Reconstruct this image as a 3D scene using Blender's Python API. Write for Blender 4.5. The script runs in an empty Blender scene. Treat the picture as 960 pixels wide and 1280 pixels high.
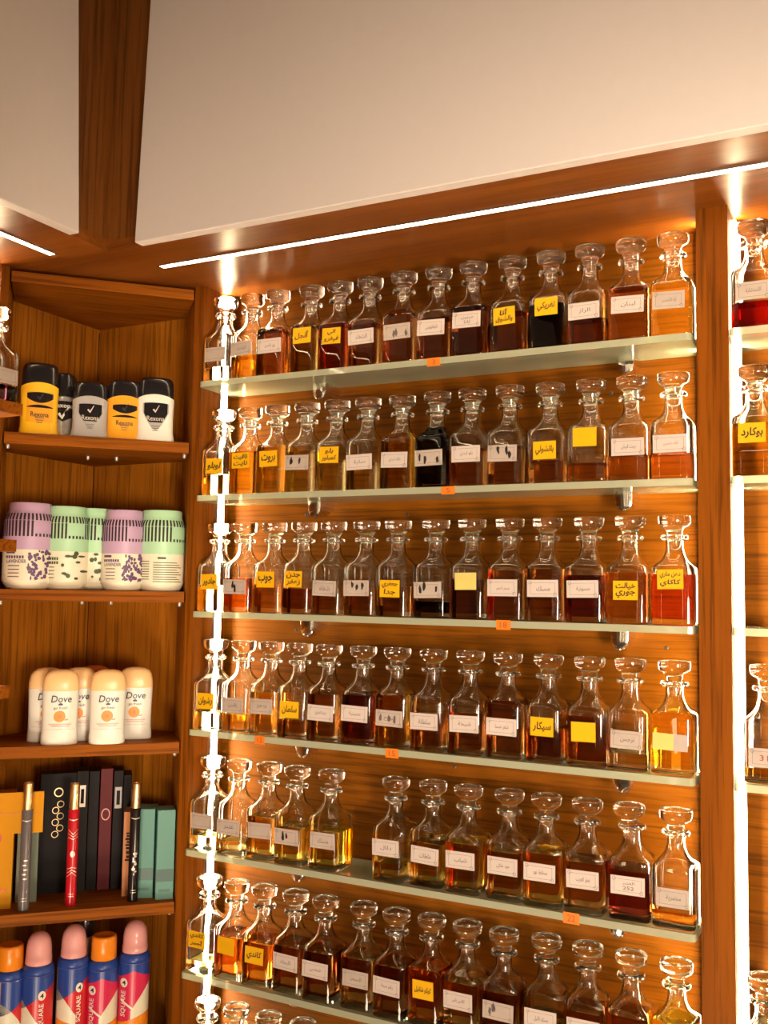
import bpy, math, random
from mathutils import Vector, Matrix
random.seed(7)
PI = math.pi
SC = bpy.context.scene
COL = SC.collection

# ------------------------------------------------------------------ camera
CAM = (1.0707284583867405, -1.3692858215475374, -0.3521985130586344)
YAW, PITCH, ROLL, FPX = 0.4740238164643383, 0.07816663061988695, 0.016625648662258376, 1234.8416693342301
fw = Vector((-math.sin(YAW) * math.cos(PITCH), math.cos(YAW) * math.cos(PITCH), math.sin(PITCH)))
rt = Vector((math.cos(YAW), math.sin(YAW), 0)); up = rt.cross(fw)
r2 = rt * math.cos(ROLL) + up * math.sin(ROLL); u2 = up * math.cos(ROLL) - rt * math.sin(ROLL)
cd = bpy.data.cameras.new('camera'); cam = bpy.data.objects.new('camera', cd); COL.objects.link(cam)
cd.sensor_fit = 'VERTICAL'; cd.sensor_height = 36; cd.sensor_width = 27
cd.lens = FPX / 1280 * 36; cd.clip_start = .01
cam.matrix_world = Matrix(((r2.x, u2.x, -fw.x, CAM[0]), (r2.y, u2.y, -fw.y, CAM[1]), (r2.z, u2.z, -fw.z, CAM[2]), (0, 0, 0, 1)))
SC.camera = cam

# ------------------------------------------------------------------ world, lights, exposure
W = bpy.data.worlds.new('world'); SC.world = W; W.use_nodes = True
W.node_tree.nodes['Background'].inputs[0].default_value = (1, .78, .55, 1)
W.node_tree.nodes['Background'].inputs[1].default_value = 0.05
LED_COL = (1.0, .78, .47)
LED_TOP = 16.0      # strips set in the soffit
LED_SIDE = 58.0     # upright strips in the cabinets


def area(name, loc, target, sx, sy, power, col):
    l = bpy.data.lights.new(name, 'AREA'); l.shape = 'RECTANGLE'; l.size = sx; l.size_y = sy
    l.energy = power; l.color = col
    o = bpy.data.objects.new(name, l); COL.objects.link(o); o.location = loc
    o.rotation_euler = (Vector(target) - Vector(loc)).to_track_quat('-Z', 'Y').to_euler()
    return o


def spot(name, loc, target, power, deg, col, soft):
    l = bpy.data.lights.new(name, 'SPOT'); l.energy = power; l.color = col; l.spot_size = math.radians(deg); l.spot_blend = 1; l.shadow_soft_size = soft
    o = bpy.data.objects.new(name, l); COL.objects.link(o); o.location = loc
    o.rotation_euler = (Vector(target) - Vector(loc)).to_track_quat('-Z', 'Y').to_euler()


spot('right_fill_spot', (1.8, -1.45, -.62), (.85, 0, -.34), 140, 65, (1, .80, .58), .22)  # unseen spot added to brighten boards and labels, fading towards the top left
spot('corner_fill_spot', (.70, -1.55, -1.25), (-.28, -.05, -.36), 24, 50, (1, .80, .58), .15)  # unseen fill added to keep the corner unit bright

area('low_fill_light', (.55, -1.05, -1.62), (-.14, -.14, .14), .45, .3, 6, (1, .79, .56))  # unseen light added below to brighten undersides and lower board edges

SC.view_settings.view_transform = 'Standard'; SC.view_settings.look = 'None'
SC.view_settings.exposure = 0.85; SC.view_settings.gamma = 1.0; SC.view_settings.use_curve_mapping = False
cy = SC.cycles
cy.max_bounces = 28; cy.diffuse_bounces = 4; cy.glossy_bounces = 8; cy.transmission_bounces = 26; cy.transparent_max_bounces = 24
cy.caustics_refractive = True; cy.caustics_reflective = True; cy.blur_glossy = .6
cy.sample_clamp_indirect = 15.0; cy.sample_clamp_direct = 0
cy.use_denoising = True; cy.use_adaptive_sampling = False


# ------------------------------------------------------------------ materials
def mat(name):
    m = bpy.data.materials.new(name); m.use_nodes = True
    nt = m.node_tree; nt.nodes.clear()
    out = nt.nodes.new('ShaderNodeOutputMaterial')
    return m, nt, out


def plain(name, col, rough=.5, metal=0., spec=.5, coat=0., noise=0., trans=0.):
    m, nt, out = mat(name)
    b = nt.nodes.new('ShaderNodeBsdfPrincipled')
    b.inputs['Base Color'].default_value = (*col, 1); b.inputs['Roughness'].default_value = rough
    b.inputs['Metallic'].default_value = metal; b.inputs['Specular IOR Level'].default_value = spec
    b.inputs['Coat Weight'].default_value = coat
    b.inputs['Transmission Weight'].default_value = trans
    if noise:
        tc = nt.nodes.new('ShaderNodeTexCoord'); nz = nt.nodes.new('ShaderNodeTexNoise')
        nz.inputs['Scale'].default_value = 60; nz.inputs['Detail'].default_value = 4
        nt.links.new(tc.outputs['Object'], nz.inputs['Vector'])
        mx = nt.nodes.new('ShaderNodeMix'); mx.data_type = 'RGBA'
        mx.inputs[6].default_value = (*[c * (1 - noise) for c in col], 1); mx.inputs[7].default_value = (*col, 1)
        nt.links.new(nz.outputs['Fac'], mx.inputs[0]); nt.links.new(mx.outputs[2], b.inputs['Base Color'])
    nt.links.new(b.outputs[0], out.inputs[0])
    return m


def wood(name, axis, dark, light, rough=.45, scale=1.0, lines=0.46, spec=.08):
    """veneer: stretched noise along the grain axis plus fine pores"""
    m, nt, out = mat(name)
    N = nt.nodes.new; L = nt.links.new
    tc = N('ShaderNodeTexCoord')
    def stretched(sl, sc_, detail, dist=0.):
        mp = N('ShaderNodeMapping')
        s = [sc_ * scale] * 3; s[axis] = sl * scale
        mp.inputs['Scale'].default_value = s
        L(tc.outputs['Object'], mp.inputs['Vector'])
        n = N('ShaderNodeTexNoise'); n.inputs['Scale'].default_value = 1; n.inputs['Detail'].default_value = detail
        n.inputs['Distortion'].default_value = dist; n.inputs['Roughness'].default_value = .6
        L(mp.outputs[0], n.inputs['Vector'])
        return n.outputs['Fac']
    a = stretched(1.2, 24, 5, .5); b = stretched(5, 170, 4); c = stretched(.9, 7, 3, 1.2)
    r1 = N('ShaderNodeValToRGB')
    e = r1.color_ramp.elements
    e[0].position = .28; e[0].color = (*dark, 1); e[1].position = .72; e[1].color = (*light, 1)
    mid = tuple((x + y) / 2 * .96 for x, y in zip(dark, light))
    k = e.new(.5); k.color = (*mid, 1)
    mx = N('ShaderNodeMath'); mx.operation = 'MULTIPLY_ADD'; L(a, mx.inputs[0]); mx.inputs[1].default_value = .62
    m2 = N('ShaderNodeMath'); m2.operation = 'MULTIPLY'; L(c, m2.inputs[0]); m2.inputs[1].default_value = .38
    L(m2.outputs[0], mx.inputs[2]); L(mx.outputs[0], r1.inputs[0])
    r2_ = N('ShaderNodeValToRGB'); q = r2_.color_ramp.elements
    q[0].position = .36; q[0].color = (1 - lines, 1 - lines, 1 - lines, 1); q[1].position = .52; q[1].color = (1, 1, 1, 1)
    L(b, r2_.inputs[0])
    mul = N('ShaderNodeMix'); mul.data_type = 'RGBA'; mul.blend_type = 'MULTIPLY'; mul.inputs[0].default_value = 1
    L(r1.outputs[0], mul.inputs[6]); L(r2_.outputs[0], mul.inputs[7])
    p = N('ShaderNodeBsdfPrincipled'); L(mul.outputs[2], p.inputs['Base Color'])
    p.inputs['Roughness'].default_value = rough; p.inputs['Specular IOR Level'].default_value = spec
    bp = N('ShaderNodeBump'); bp.inputs['Strength'].default_value = .08; bp.inputs['Distance'].default_value = .001
    L(b, bp.inputs['Height']); L(bp.outputs[0], p.inputs['Normal'])
    L(p.outputs[0], out.inputs[0])
    return m


def emitter(name, col, s):
    m, nt, out = mat(name)
    e = nt.nodes.new('ShaderNodeEmission'); e.inputs[0].default_value = (*col, 1); e.inputs[1].default_value = s
    nt.links.new(e.outputs[0], out.inputs[0])
    return m


def glass(name, col, rough=0., ior=1.5):
    m, nt, out = mat(name)
    g = nt.nodes.new('ShaderNodeBsdfGlass'); g.inputs['Color'].default_value = (*col, 1)
    g.inputs['Roughness'].default_value = rough; g.inputs['IOR'].default_value = ior
    nt.links.new(g.outputs[0], out.inputs[0])
    return m


def tint(name, col):
    """oil against the bottle wall: the same index, so it only colours what passes"""
    m, nt, out = mat(name)
    g = nt.nodes.new('ShaderNodeBsdfTransparent'); g.inputs[0].default_value = (*[c ** .5 for c in col], 1)
    nt.links.new(g.outputs[0], out.inputs[0])
    return m


def shelf_glass(name, col, piped_glow):
    m, nt, out = mat(name)
    N = nt.nodes.new; L = nt.links.new
    t = N('ShaderNodeBsdfTransparent'); t.inputs[0].default_value = (*col, 1)
    g = N('ShaderNodeBsdfGlossy'); g.inputs['Roughness'].default_value = .04
    d = N('ShaderNodeBsdfDiffuse'); d.inputs[0].default_value = (.76, .78, .56, 1)  # pale diffuse mix stands in for strip light carried inside the clear glass
    tr = N('ShaderNodeBsdfTranslucent'); tr.inputs[0].default_value = (.80, .82, .58, 1)
    a = N('ShaderNodeMixShader'); a.inputs[0].default_value = .5; L(d.outputs[0], a.inputs[1]); L(tr.outputs[0], a.inputs[2])
    b = N('ShaderNodeMixShader'); b.inputs[0].default_value = piped_glow; L(t.outputs[0], b.inputs[1]); L(a.outputs[0], b.inputs[2])
    f = N('ShaderNodeFresnel'); f.inputs[0].default_value = 1.5
    c = N('ShaderNodeMixShader'); L(f.outputs[0], c.inputs[0]); L(b.outputs[0], c.inputs[1]); L(g.outputs[0], c.inputs[2])
    L(c.outputs[0], out.inputs[0])
    return m


DK, LT = (.120, .032, .0012), (.250, .078, .0034)
M = {}
M['wood_x'] = wood('veneer_along_wall', 0, DK, LT)
M['wood_y'] = wood('veneer_along_left_wall', 1, DK, LT)
M['wood_v'] = wood('veneer_upright', 2, (.13, .031, .0016), (.26, .072, .004))
M['wood_corner'] = wood('veneer_corner_walls', 2, (.27, .077, .004), (.49, .168, .012), rough=.55, spec=.08)
M['wood_shelf'] = wood('veneer_shelf', 0, (.20, .049, .002), (.38, .108, .006), rough=.55, spec=.08)
M['wood_soffit'] = wood('veneer_soffit', 0, (.16, .040, .004), (.34, .100, .012), rough=.33, lines=.25, spec=.4)
M['wood_post'] = wood('veneer_bulkhead', 2, (.16, .045, .006), (.32, .11, .018), rough=.5, spec=.3)
M['board'] = plain('white_board', (.80, .71, .68), .55, noise=.05)
M['ceiling'] = plain('ceiling_paint', (.10, .05, .035), .8)
M['plaster'] = plain('plaster', (.26, .19, .14), .8, noise=.1)
M['floor'] = plain('floor_tile', (.30, .22, .16), .4, noise=.2)
M['led_top'] = emitter('led_diffuser_soffit', LED_COL, LED_TOP)
M['led_side'] = emitter('led_diffuser_upright', LED_COL, LED_SIDE)
M['alu'] = plain('aluminium', (.55, .53, .5), .35, metal=1)
M['chrome'] = plain('chrome', (.88, .86, .82), .10, metal=1)
M['gold'] = plain('gold_metal', (.90, .66, .36), .30, metal=1)
M['glass'] = glass('bottle_glass', (.985, .985, .975))
M['shelf'] = shelf_glass('shelf_glass', (.90, .95, .88), .45)
M['shelf_edge'] = shelf_glass('shelf_glass_edge', (.70, .84, .70), .75)
M['paper'] = plain('white_label_paper', (.53, .445, .41), .6, noise=.06)
M['paper_old'] = plain('worn_label_paper', (.47, .38, .33), .7, noise=.3)
M['yellow'] = plain('yellow_label_paper', (.70, .37, .004), .55, spec=.2)
M['pale_yellow'] = plain('faded_yellow_label_paper', (.68, .52, .14), .6, noise=.2)
M['ink'] = plain('black_ink', (.012, .010, .010), .5)
M['ink_grey'] = plain('grey_print', (.10, .075, .08), .6)
M['ink_red'] = plain('red_ink', (.30, .05, .03), .6)
M['orange_sticker'] = plain('orange_sticker_paper', (.72, .17, .006), .5)
M['hole'] = plain('dark_screw', (.03, .018, .012), .5)
M['black_plastic'] = plain('black_plastic', (.012, .010, .012), .18, coat=.4)
M['white_plastic'] = plain('white_plastic', (.80, .77, .70), .35)
M['cream_plastic'] = plain('cream_label', (.80, .74, .58), .4)
M['yellow_plastic'] = plain('yellow_plastic', (.95, .52, .015), .32)
M['amber_plastic'] = plain('amber_plastic', (.85, .36, .012), .32)
M['grey_plastic'] = plain('grey_plastic', (.40, .37, .37), .35)
M['silver_plastic'] = plain('silver_plastic', (.55, .53, .50), .25, metal=.5)
M['lilac'] = plain('lilac_plastic', (.52, .34, .52), .42)
M['mint'] = plain('mint_plastic', (.40, .66, .42), .42)
M['slot'] = plain('dark_slot', (.035, .015, .018), .7)
M['violet'] = plain('violet_print', (.13, .06, .17), .5)
M['leaf'] = plain('leaf_print', (.05, .08, .03), .5)
M['peach'] = plain('peach_cap', (.90, .56, .26), .3)
M['rust_cap'] = plain('rust_cap', (.62, .16, .04), .3)
M['orange'] = plain('orange_print', (.88, .27, .012), .4)
M['navy'] = plain('navy_print', (.02, .03, .10), .4)
M['blue'] = plain('blue_print', (.018, .055, .30), .3)
M['red'] = plain('red_print', (.62, .014, .022), .3)
M['magenta'] = plain('magenta_print', (.66, .02, .09), .3)
M['pink'] = plain('pink_cap', (.78, .36, .36), .22)
M['orange_cap'] = plain('orange_cap', (.85, .25, .012), .25)
M['can'] = plain('can_body', (.62, .50, .38), .3, metal=.35)
M['gold_card'] = plain('gold_card', (.66, .28, .008), .6, spec=.12)
M['teal_card'] = plain('teal_card', (.15, .32, .28), .55, spec=.15)
M['teal_dark'] = plain('dark_teal_band', (.07, .14, .13), .45)
M['black_card'] = plain('black_card', (.006, .003, .004), .5, spec=.15)
M['dark_card'] = plain('charcoal_card', (.016, .013, .012), .5, spec=.15)
M['red_card'] = plain('dark_red_card', (.10, .003, .007), .45, spec=.2)
M['peach_card'] = plain('peach_card', (.55, .22, .10), .55, spec=.15)
M['green_card'] = plain('grey_green_card', (.20, .24, .19), .55, spec=.15)
M['pen_red'] = plain('red_glaze', (.52, .006, .018), .2)
M['pen_grey'] = plain('grey_glaze', (.14, .12, .13), .25)
M['pen_black'] = plain('black_glaze', (.012, .008, .009), .2)
M['silver_print'] = plain('silver_print', (.72, .62, .55), .3, metal=.4)
OILS = {
    'clear': (.97, .90, .70), 'pale': (.97, .87, .46), 'golden': (.97, .72, .13), 'yellow': (.98, .74, .07), 'amber': (.96, .62, .14),
    'orange': (.92, .33, .03), 'brown': (.76, .43, .16), 'olive': (.74, .52, .15), 'dark brown': (.50, .19, .06),
    'dark red': (.34, .045, .028), 'red': (.85, .025, .012), 'red-brown': (.72, .15, .04), 'black': (.018, .006, .012),
}
for k, v in OILS.items():
    M['oil_' + k] = tint('perfume_oil_' + k.replace(' ', '_').replace('-', '_'), v)


# ------------------------------------------------------------------ mesh helpers
class MB:
    def __init__(s): s.v = []; s.f = []; s.mi = []; s.m = 0

    def add(s, vs, fs):
        o = len(s.v); s.v += [tuple(v) for v in vs]
        for f in fs: s.f.append(tuple(i + o for i in f)); s.mi.append(s.m)
        return s

    def box(s, x0, x1, y0, y1, z0, z1):
        vs = [(x, y, z) for z in (z0, z1) for y in (y0, y1) for x in (x0, x1)]
        return s.add(vs, [(0, 2, 3, 1), (4, 5, 7, 6), (0, 1, 5, 4), (1, 3, 7, 5), (3, 2, 6, 7), (2, 0, 4, 6)])

    def rbox(s, x0, x1, y0, y1, z0, z1, r):
        """box with rounded upright edges"""
        ring = []
        for cx, cy_, a0 in ((x1 - r, y0 + r, -90), (x1 - r, y1 - r, 0), (x0 + r, y1 - r, 90), (x0 + r, y0 + r, 180)):
            for k in range(4):
                a = math.radians(a0 + 30 * k); ring.append((cx + r * math.cos(a), cy_ + r * math.sin(a)))
        return s.prism(ring, z0, z1)

    def prism(s, poly, z0, z1):
        n = len(poly)
        vs = [(x, y, z0) for x, y in poly] + [(x, y, z1) for x, y in poly]
        fs = [tuple(range(n - 1, -1, -1)), tuple(range(n, 2 * n))]
        fs += [(i, (i + 1) % n, n + (i + 1) % n, n + i) for i in range(n)]
        return s.add(vs, fs)

    def loft(s, rings, cap0=True, cap1=True):
        n = len(rings[0]); vs = [p for r in rings for p in r]; fs = []
        for k in range(len(rings) - 1):
            for i in range(n):
                j = (i + 1) % n
                fs.append((k * n + i, k * n + j, (k + 1) * n + j, (k + 1) * n + i))
        if cap0: fs.append(tuple(range(n - 1, -1, -1)))
        if cap1: fs.append(tuple((len(rings) - 1) * n + i for i in range(n)))
        return s.add(vs, fs)

    def lathe(s, prof, seg=28, cx=0, cy_=0):
        rings = [[(cx + max(r, 1e-5) * math.cos(2 * PI * i / seg), cy_ + max(r, 1e-5) * math.sin(2 * PI * i / seg), z) for i in range(seg)] for r, z in prof]
        return s.loft(rings)

    def build(s, name, m, parent=None, smooth=False, loc=None, rz=0, angle=None):
        me = bpy.data.meshes.new(name); me.from_pydata(s.v, [], s.f)
        for x in (m if isinstance(m, (list, tuple)) else [m]): me.materials.append(M[x] if isinstance(x, str) else x)
        for p, k in zip(me.polygons, s.mi): p.material_index = k
        if smooth:
            me.polygons.foreach_set('use_smooth', [True] * len(me.polygons))
            if angle: me.set_sharp_from_angle(angle=math.radians(angle))
        me.update()
        return put(name, me, parent, loc, rz)


def put(name, me, parent=None, loc=None, rz=0):
    o = bpy.data.objects.new(name, me); COL.objects.link(o)
    if parent: o.parent = parent
    if loc: o.location = loc
    o.rotation_euler = (0, 0, rz)
    return o


def thing(name, label, cat, loc=(0, 0, 0), rz=0, group=None):
    o = bpy.data.objects.new(name, None); COL.objects.link(o); o.empty_display_size = .02
    o.location = loc; o.rotation_euler = (0, 0, rz)
    return tag(o, label, cat, group)


def tag(o, label, cat, group=None):
    o['label'] = label; o['category'] = cat
    if group: o['group'] = group
    return o


def struct(o): o['kind'] = 'structure'; return o


def sup(a, p, n=48, b=None, z=0., e=None):
    """superellipse ring: half-widths a, b; p = 2 round ... 9 nearly square"""
    b = a if b is None else b
    out = []
    for i in range(n):
        t = 2 * PI * (i + .5) / n
        c, s_ = math.cos(t), math.sin(t)
        # radial form keeps points even round the flat sides
        r = (abs(c) ** p + abs(s_) ** p) ** (-1 / p)
        out.append((a * r * c, b * r * s_, z))
    return out


# ---- lettering
FORMS = {}
for ch, iso, fin, ini, med in (
    ('ا', 0xFE8D, 0xFE8E, 0, 0), ('أ', 0xFE83, 0xFE84, 0, 0), ('إ', 0xFE87, 0xFE88, 0, 0), ('ب', 0xFE8F, 0xFE90, 0xFE91, 0xFE92), ('ة', 0xFE93, 0xFE94, 0, 0),
    ('ت', 0xFE95, 0xFE96, 0xFE97, 0xFE98), ('ج', 0xFE9D, 0xFE9E, 0xFE9F, 0xFEA0), ('ح', 0xFEA1, 0xFEA2, 0xFEA3, 0xFEA4),
    ('خ', 0xFEA5, 0xFEA6, 0xFEA7, 0xFEA8), ('د', 0xFEA9, 0xFEAA, 0, 0), ('ر', 0xFEAD, 0xFEAE, 0, 0), ('ز', 0xFEAF, 0xFEB0, 0, 0),
    ('س', 0xFEB1, 0xFEB2, 0xFEB3, 0xFEB4), ('ش', 0xFEB5, 0xFEB6, 0xFEB7, 0xFEB8), ('ص', 0xFEB9, 0xFEBA, 0xFEBB, 0xFEBC), ('ض', 0xFEBD, 0xFEBE, 0xFEBF, 0xFEC0),
    ('ط', 0xFEC1, 0xFEC2, 0xFEC3, 0xFEC4), ('ع', 0xFEC9, 0xFECA, 0xFECB, 0xFECC), ('غ', 0xFECD, 0xFECE, 0xFECF, 0xFED0), ('ف', 0xFED1, 0xFED2, 0xFED3, 0xFED4),
    ('ق', 0xFED5, 0xFED6, 0xFED7, 0xFED8), ('ك', 0xFED9, 0xFEDA, 0xFEDB, 0xFEDC), ('ل', 0xFEDD, 0xFEDE, 0xFEDF, 0xFEE0),
    ('م', 0xFEE1, 0xFEE2, 0xFEE3, 0xFEE4), ('ن', 0xFEE5, 0xFEE6, 0xFEE7, 0xFEE8), ('ه', 0xFEE9, 0xFEEA, 0xFEEB, 0xFEEC),
    ('و', 0xFEED, 0xFEEE, 0, 0), ('ى', 0xFEEF, 0xFEF0, 0, 0), ('ي', 0xFEF1, 0xFEF2, 0xFEF3, 0xFEF4), ('ء', 0xFE80, 0, 0, 0)):
    FORMS[ch] = (iso, fin, ini, med)


def shape_ar(t):
    """joined letter forms, laid out left to right"""
    if not any(c in FORMS for c in t): return t
    out = []
    for i, c in enumerate(t):
        if c not in FORMS: out.append(c); continue
        iso, fin, ini, med = FORMS[c]
        prev = i > 0 and t[i - 1] in FORMS and FORMS[t[i - 1]][2]
        nxt = i + 1 < len(t) and t[i + 1] in FORMS and FORMS[t[i + 1]][1] and ini
        out.append(chr(med if prev and nxt else fin if prev else ini if nxt else iso))
    return ''.join(reversed(out))


TXT = {}


def text_geo(t, w, h, bold=0., shear=0.):
    """2-D outline mesh of a word fitted into w x h, centred on 0,0"""
    k = (t, bold, shear)
    if k not in TXT:
        c = bpy.data.curves.new('lettering', 'FONT'); c.body = shape_ar(t); c.size = 1; c.resolution_u = 2
        c.offset = bold; c.shear = shear
        o = bpy.data.objects.new('lettering', c); COL.objects.link(o)
        me = bpy.data.meshes.new_from_object(o)
        TXT[k] = ([(v.co.x, v.co.y) for v in me.vertices], [tuple(p.vertices) for p in me.polygons])
        bpy.data.objects.remove(o); bpy.data.curves.remove(c); bpy.data.meshes.remove(me)
    vs, fs = TXT[k]
    xs = [v[0] for v in vs]; ys = [v[1] for v in vs]
    x0, x1, y0, y1 = min(xs), max(xs), min(ys), max(ys)
    sx = w / max(x1 - x0, .01); sy = h / max(y1 - y0, .01)
    sx = min(sx, sy * 1.5); sy = min(sy, sx * 1.6)
    return [((x - (x0 + x1) / 2) * sx, (y - (y0 + y1) / 2) * sy) for x, y in vs], fs


def flat(mb, geo, x, y, z):
    vs, fs = geo
    mb.add([(vx + x, y, vz + z) for vx, vz in vs], fs)


def wrapped(mb, geo, x, z, front, rot=0.):
    """lettering laid on a curved front: front(x) gives y"""
    vs, fs = geo; c, s_ = math.cos(rot), math.sin(rot); o = []
    for a, b in vs:
        px, pz = a * c - b * s_ + x, a * s_ + b * c + z
        o.append((px, front(px, pz), pz))
    mb.add(o, fs)


def patch(mb, xs, lo, hi, front, nz=4):
    """filled area between the curves lo(x) and hi(x), laid on a curved front"""
    n = len(xs); vs = []; fs = []
    for x in xs:
        for k in range(nz + 1):
            z = lo(x) + (hi(x) - lo(x)) * k / nz
            vs.append((x, front(x, z), z))
    for i in range(n - 1):
        for k in range(nz):
            a = i * (nz + 1) + k
            fs.append((a, a + nz + 1, a + nz + 2, a + 1))
    mb.add(vs, fs)


def lin(a, b, n): return [a + (b - a) * i / (n - 1) for i in range(n)]


def disc(mb, cx, cz, rx, rz_, front, n=14):
    patch(mb, [cx + rx * math.sin(PI / 2 * t) for t in lin(-1, 1, n)], lambda x: cz - rz_ * math.sqrt(max(0, 1 - ((x - cx) / rx) ** 2)),
          lambda x: cz + rz_ * math.sqrt(max(0, 1 - ((x - cx) / rx) ** 2)), front)


# ------------------------------------------------------------------ the room
ZS = .180            # underside of the soffit
ZC = .62             # ceiling
ZF = -1.90           # floor
X9, Y9 = 3.0, -3.6   # far ends of the shop
BY = .10             # face of the back panel of the right-hand cabinets
ZB = -1.42           # foot of the open shelving (base cupboards below)
struct(MB().box(-.45, X9 + .1, Y9 - .1, .22, ZF - .05, ZF).build('floor', 'floor'))
struct(MB().box(-.45, X9 + .1, Y9 - .1, .22, ZC, ZC + .05).build('ceiling', 'ceiling'))
struct(MB().box(-.45, X9 + .1, .122, .22, ZF, ZC).build('wall_back', 'plaster'))
struct(MB().box(-.45, -.353, Y9 - .1, .122, ZF, ZC).build('wall_left', 'plaster'))
struct(MB().box(X9, X9 + .1, Y9 - .1, .122, ZF, ZC).build('wall_right', 'plaster'))
struct(MB().box(-.353, X9, Y9 - .1, Y9, ZF, ZC).build('wall_front', 'plaster'))
FY, FX = -.198, -.033   # faces of the bulkhead over both runs
soff = [(-.353, .122), (X9, .122), (X9, FY), (FX, FY), (FX, Y9), (-.353, Y9)]
sb = MB().prism(soff, ZS, ZS + .018)
struct(sb.build('trim_1', 'wood_soffit'))
struct(MB().prism([(-.353, .122), (X9, .122), (X9, FY), (FX, FY), (FX, Y9), (-.353, Y9)], ZS + .018, ZC).build('trim_2', 'wood_post'))
# unseen glowing strips added on the far walls for bright outlines in the glass
far = MB()
for i in range(6): far.box(.1 + .5 * i, .125 + .5 * i, Y9 + .001, Y9 + .012, -1.3, .15)
far.box(.0, 2.9, Y9 + .10, Y9 + .115, .18, .19)
for i in range(6): far.box(X9 - .012, X9 - .001, -3.2 + .55 * i, -3.175 + .55 * i, -1.3, .15)
far.box(X9 - .115, X9 - .10, -3.4, -.2, .18, .19)
M['glow_far'] = emitter('added_glow_far', LED_COL, 6)
struct(far.build('added_strips', 'glow_far'))
# the white boards hung on the bulkhead
def board(name, quad, off, label):
    """board cut along quad (bottom end, bottom far, top far, top end), thickness along off"""
    m = MB(); vs = list(quad) + [tuple(p[i] + off[i] for i in range(3)) for p in quad]
    m.add(vs, [(0, 1, 2, 3), (7, 6, 5, 4), (0, 4, 5, 1), (1, 5, 6, 2), (2, 6, 7, 3), (3, 7, 4, 0)])
    o = m.build(name, 'board')
    bv = o.modifiers.new('edge', 'BEVEL'); bv.width = .0015; bv.segments = 2
    return tag(o, label, 'panel')


zb_, zt_ = ZS - .002, ZC - .002
yb_, xb_ = FY - .020, FX + .020
board('bulkhead_board', [(.037, yb_, zb_), (X9 - .01, yb_, zb_), (X9 - .01, yb_, zt_), (.053, yb_, zt_)], (0, .0199, 0), 'wide white board over the bottle cabinets, right of the wooden corner')
board('bulkhead_board', [(xb_, Y9 + .01, zb_), (xb_, -.284, zb_), (xb_, -.309, zt_), (xb_, Y9 + .01, zt_)], (-.0199, 0, 0), 'white board at the left edge, left of the wooden corner')


def led(name, x0, x1, y0, y1, label, g):
    r = thing(name, label, 'light strip', ((x0 + x1) / 2, (y0 + y1) / 2, ZS), 0, g)
    hx, hy = (x1 - x0) / 2, (y1 - y0) / 2
    MB().box(-hx, hx, -hy, hy, -.0024, 0).build('diffuser', 'led_top', r)
    c = MB()
    if hx > hy: c.box(-hx - .003, -hx, -hy - .001, hy + .001, -.003, 0).box(-hx, hx, hy, hy + .0012, -.0030, 0).box(-hx, hx, -hy - .0012, -hy, -.0030, 0)
    else: c.box(-hx - .001, hx + .001, hy, hy + .003, -.003, 0).box(hx, hx + .0012, -hy, hy, -.0030, 0).box(-hx - .0012, -hx, -hy, hy, -.0030, 0)
    c.build('profile', 'alu', r)
    return r


led('soffit_light_strip', .000, 2.2, -.1145, -.1025, 'long glowing strip in the soffit above the bottle cabinet', 'soffit light strips')
led('soffit_light_strip', -.1285, -.1165, -2.2, -.231, 'short glowing strip under the left white board', 'soffit light strips')

# ------------------------------------------------------------------ main bottle cabinet
XL, XR = -.003, .8375            # inner faces of its sides
PX = .8825                       # right face of the divider
SHZ = [-.2 * i for i in range(7)]


def upright_strip(parent, x, y, sgn, axis='x', lip=True):
    """aluminium profile on the inside of a cabinet side, its glowing cover facing across the cabinet"""
    z0, z1 = ZB + .02, ZS - .004; w = .0115 if lip else .010
    d = MB(); a = MB()
    if axis == 'x':
        a0, a1 = sorted((x, x + sgn * .0012)); b0, b1 = sorted((x + sgn * .0013, x + sgn * (.0055 if lip else .0038)))
        a.box(a0, a1, y - .001, y + w + .001, z0, z1)
        d.box(b0, b1, y, y + w, z0, z1)
        if lip: a.box(*sorted((x, x + sgn * .0057)), y - .0022, y - .0011, z0, z1)
        c0, c1 = sorted((x, x + sgn * .0090))
        a.box(c0, c1, y + w + .0011, y + w + .0024, z0, z1)
    else:
        a0, a1 = sorted((y, y + sgn * .0012)); b0, b1 = sorted((y + sgn * .0013, y + sgn * .0055))
        a.box(x - w - .001, x + .001, a0, a1, z0, z1)
        d.box(x - w, x, b0, b1, z0, z1)
        c0, c1 = sorted((y, y + sgn * .0105))
        a.box(x - w - .0024, x - w - .0011, c0, c1, z0, z1)
    s = d.build('light_strip', 'led_side', parent); s['label'] = 'upright glowing light strip'
    a.build('profile', 'alu', s)


def bracket_mesh():
    """chrome clamp: rounded beak that carries the glass, on a round rose"""
    b = MB()
    rings = []
    for y, w, h in ((0, .013, .020), (-.010, .013, .022), (-.026, .0135, .027), (-.044, .0135, .029), (-.048, .0125, .0275), (-.0495, .010, .024)):
        ring = []
        for k in range(13):
            t = PI * k / 12
            ring.append((w * math.copysign(abs(math.cos(t)) ** .8, math.cos(t)), y, -h * math.sin(t) ** .6))
        rings.append([(p[0], p[1], p[2]) for p in ring])
    b.loft(rings)
    b.lathe([(.011, -.0005), (.011, -.0001)], 12)
    return b


BR = None


def bracket(parent, x, z):
    global BR
    if BR is None:
        o = bracket_mesh().build('shelf_bracket', 'chrome', parent, smooth=True, loc=(x, BY, z), angle=40); BR = o.data
        o['label'] = 'chrome shelf bracket'
    else:
        o = put('shelf_bracket', BR, parent, (x, BY, z)); o['label'] = 'chrome shelf bracket'


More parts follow.
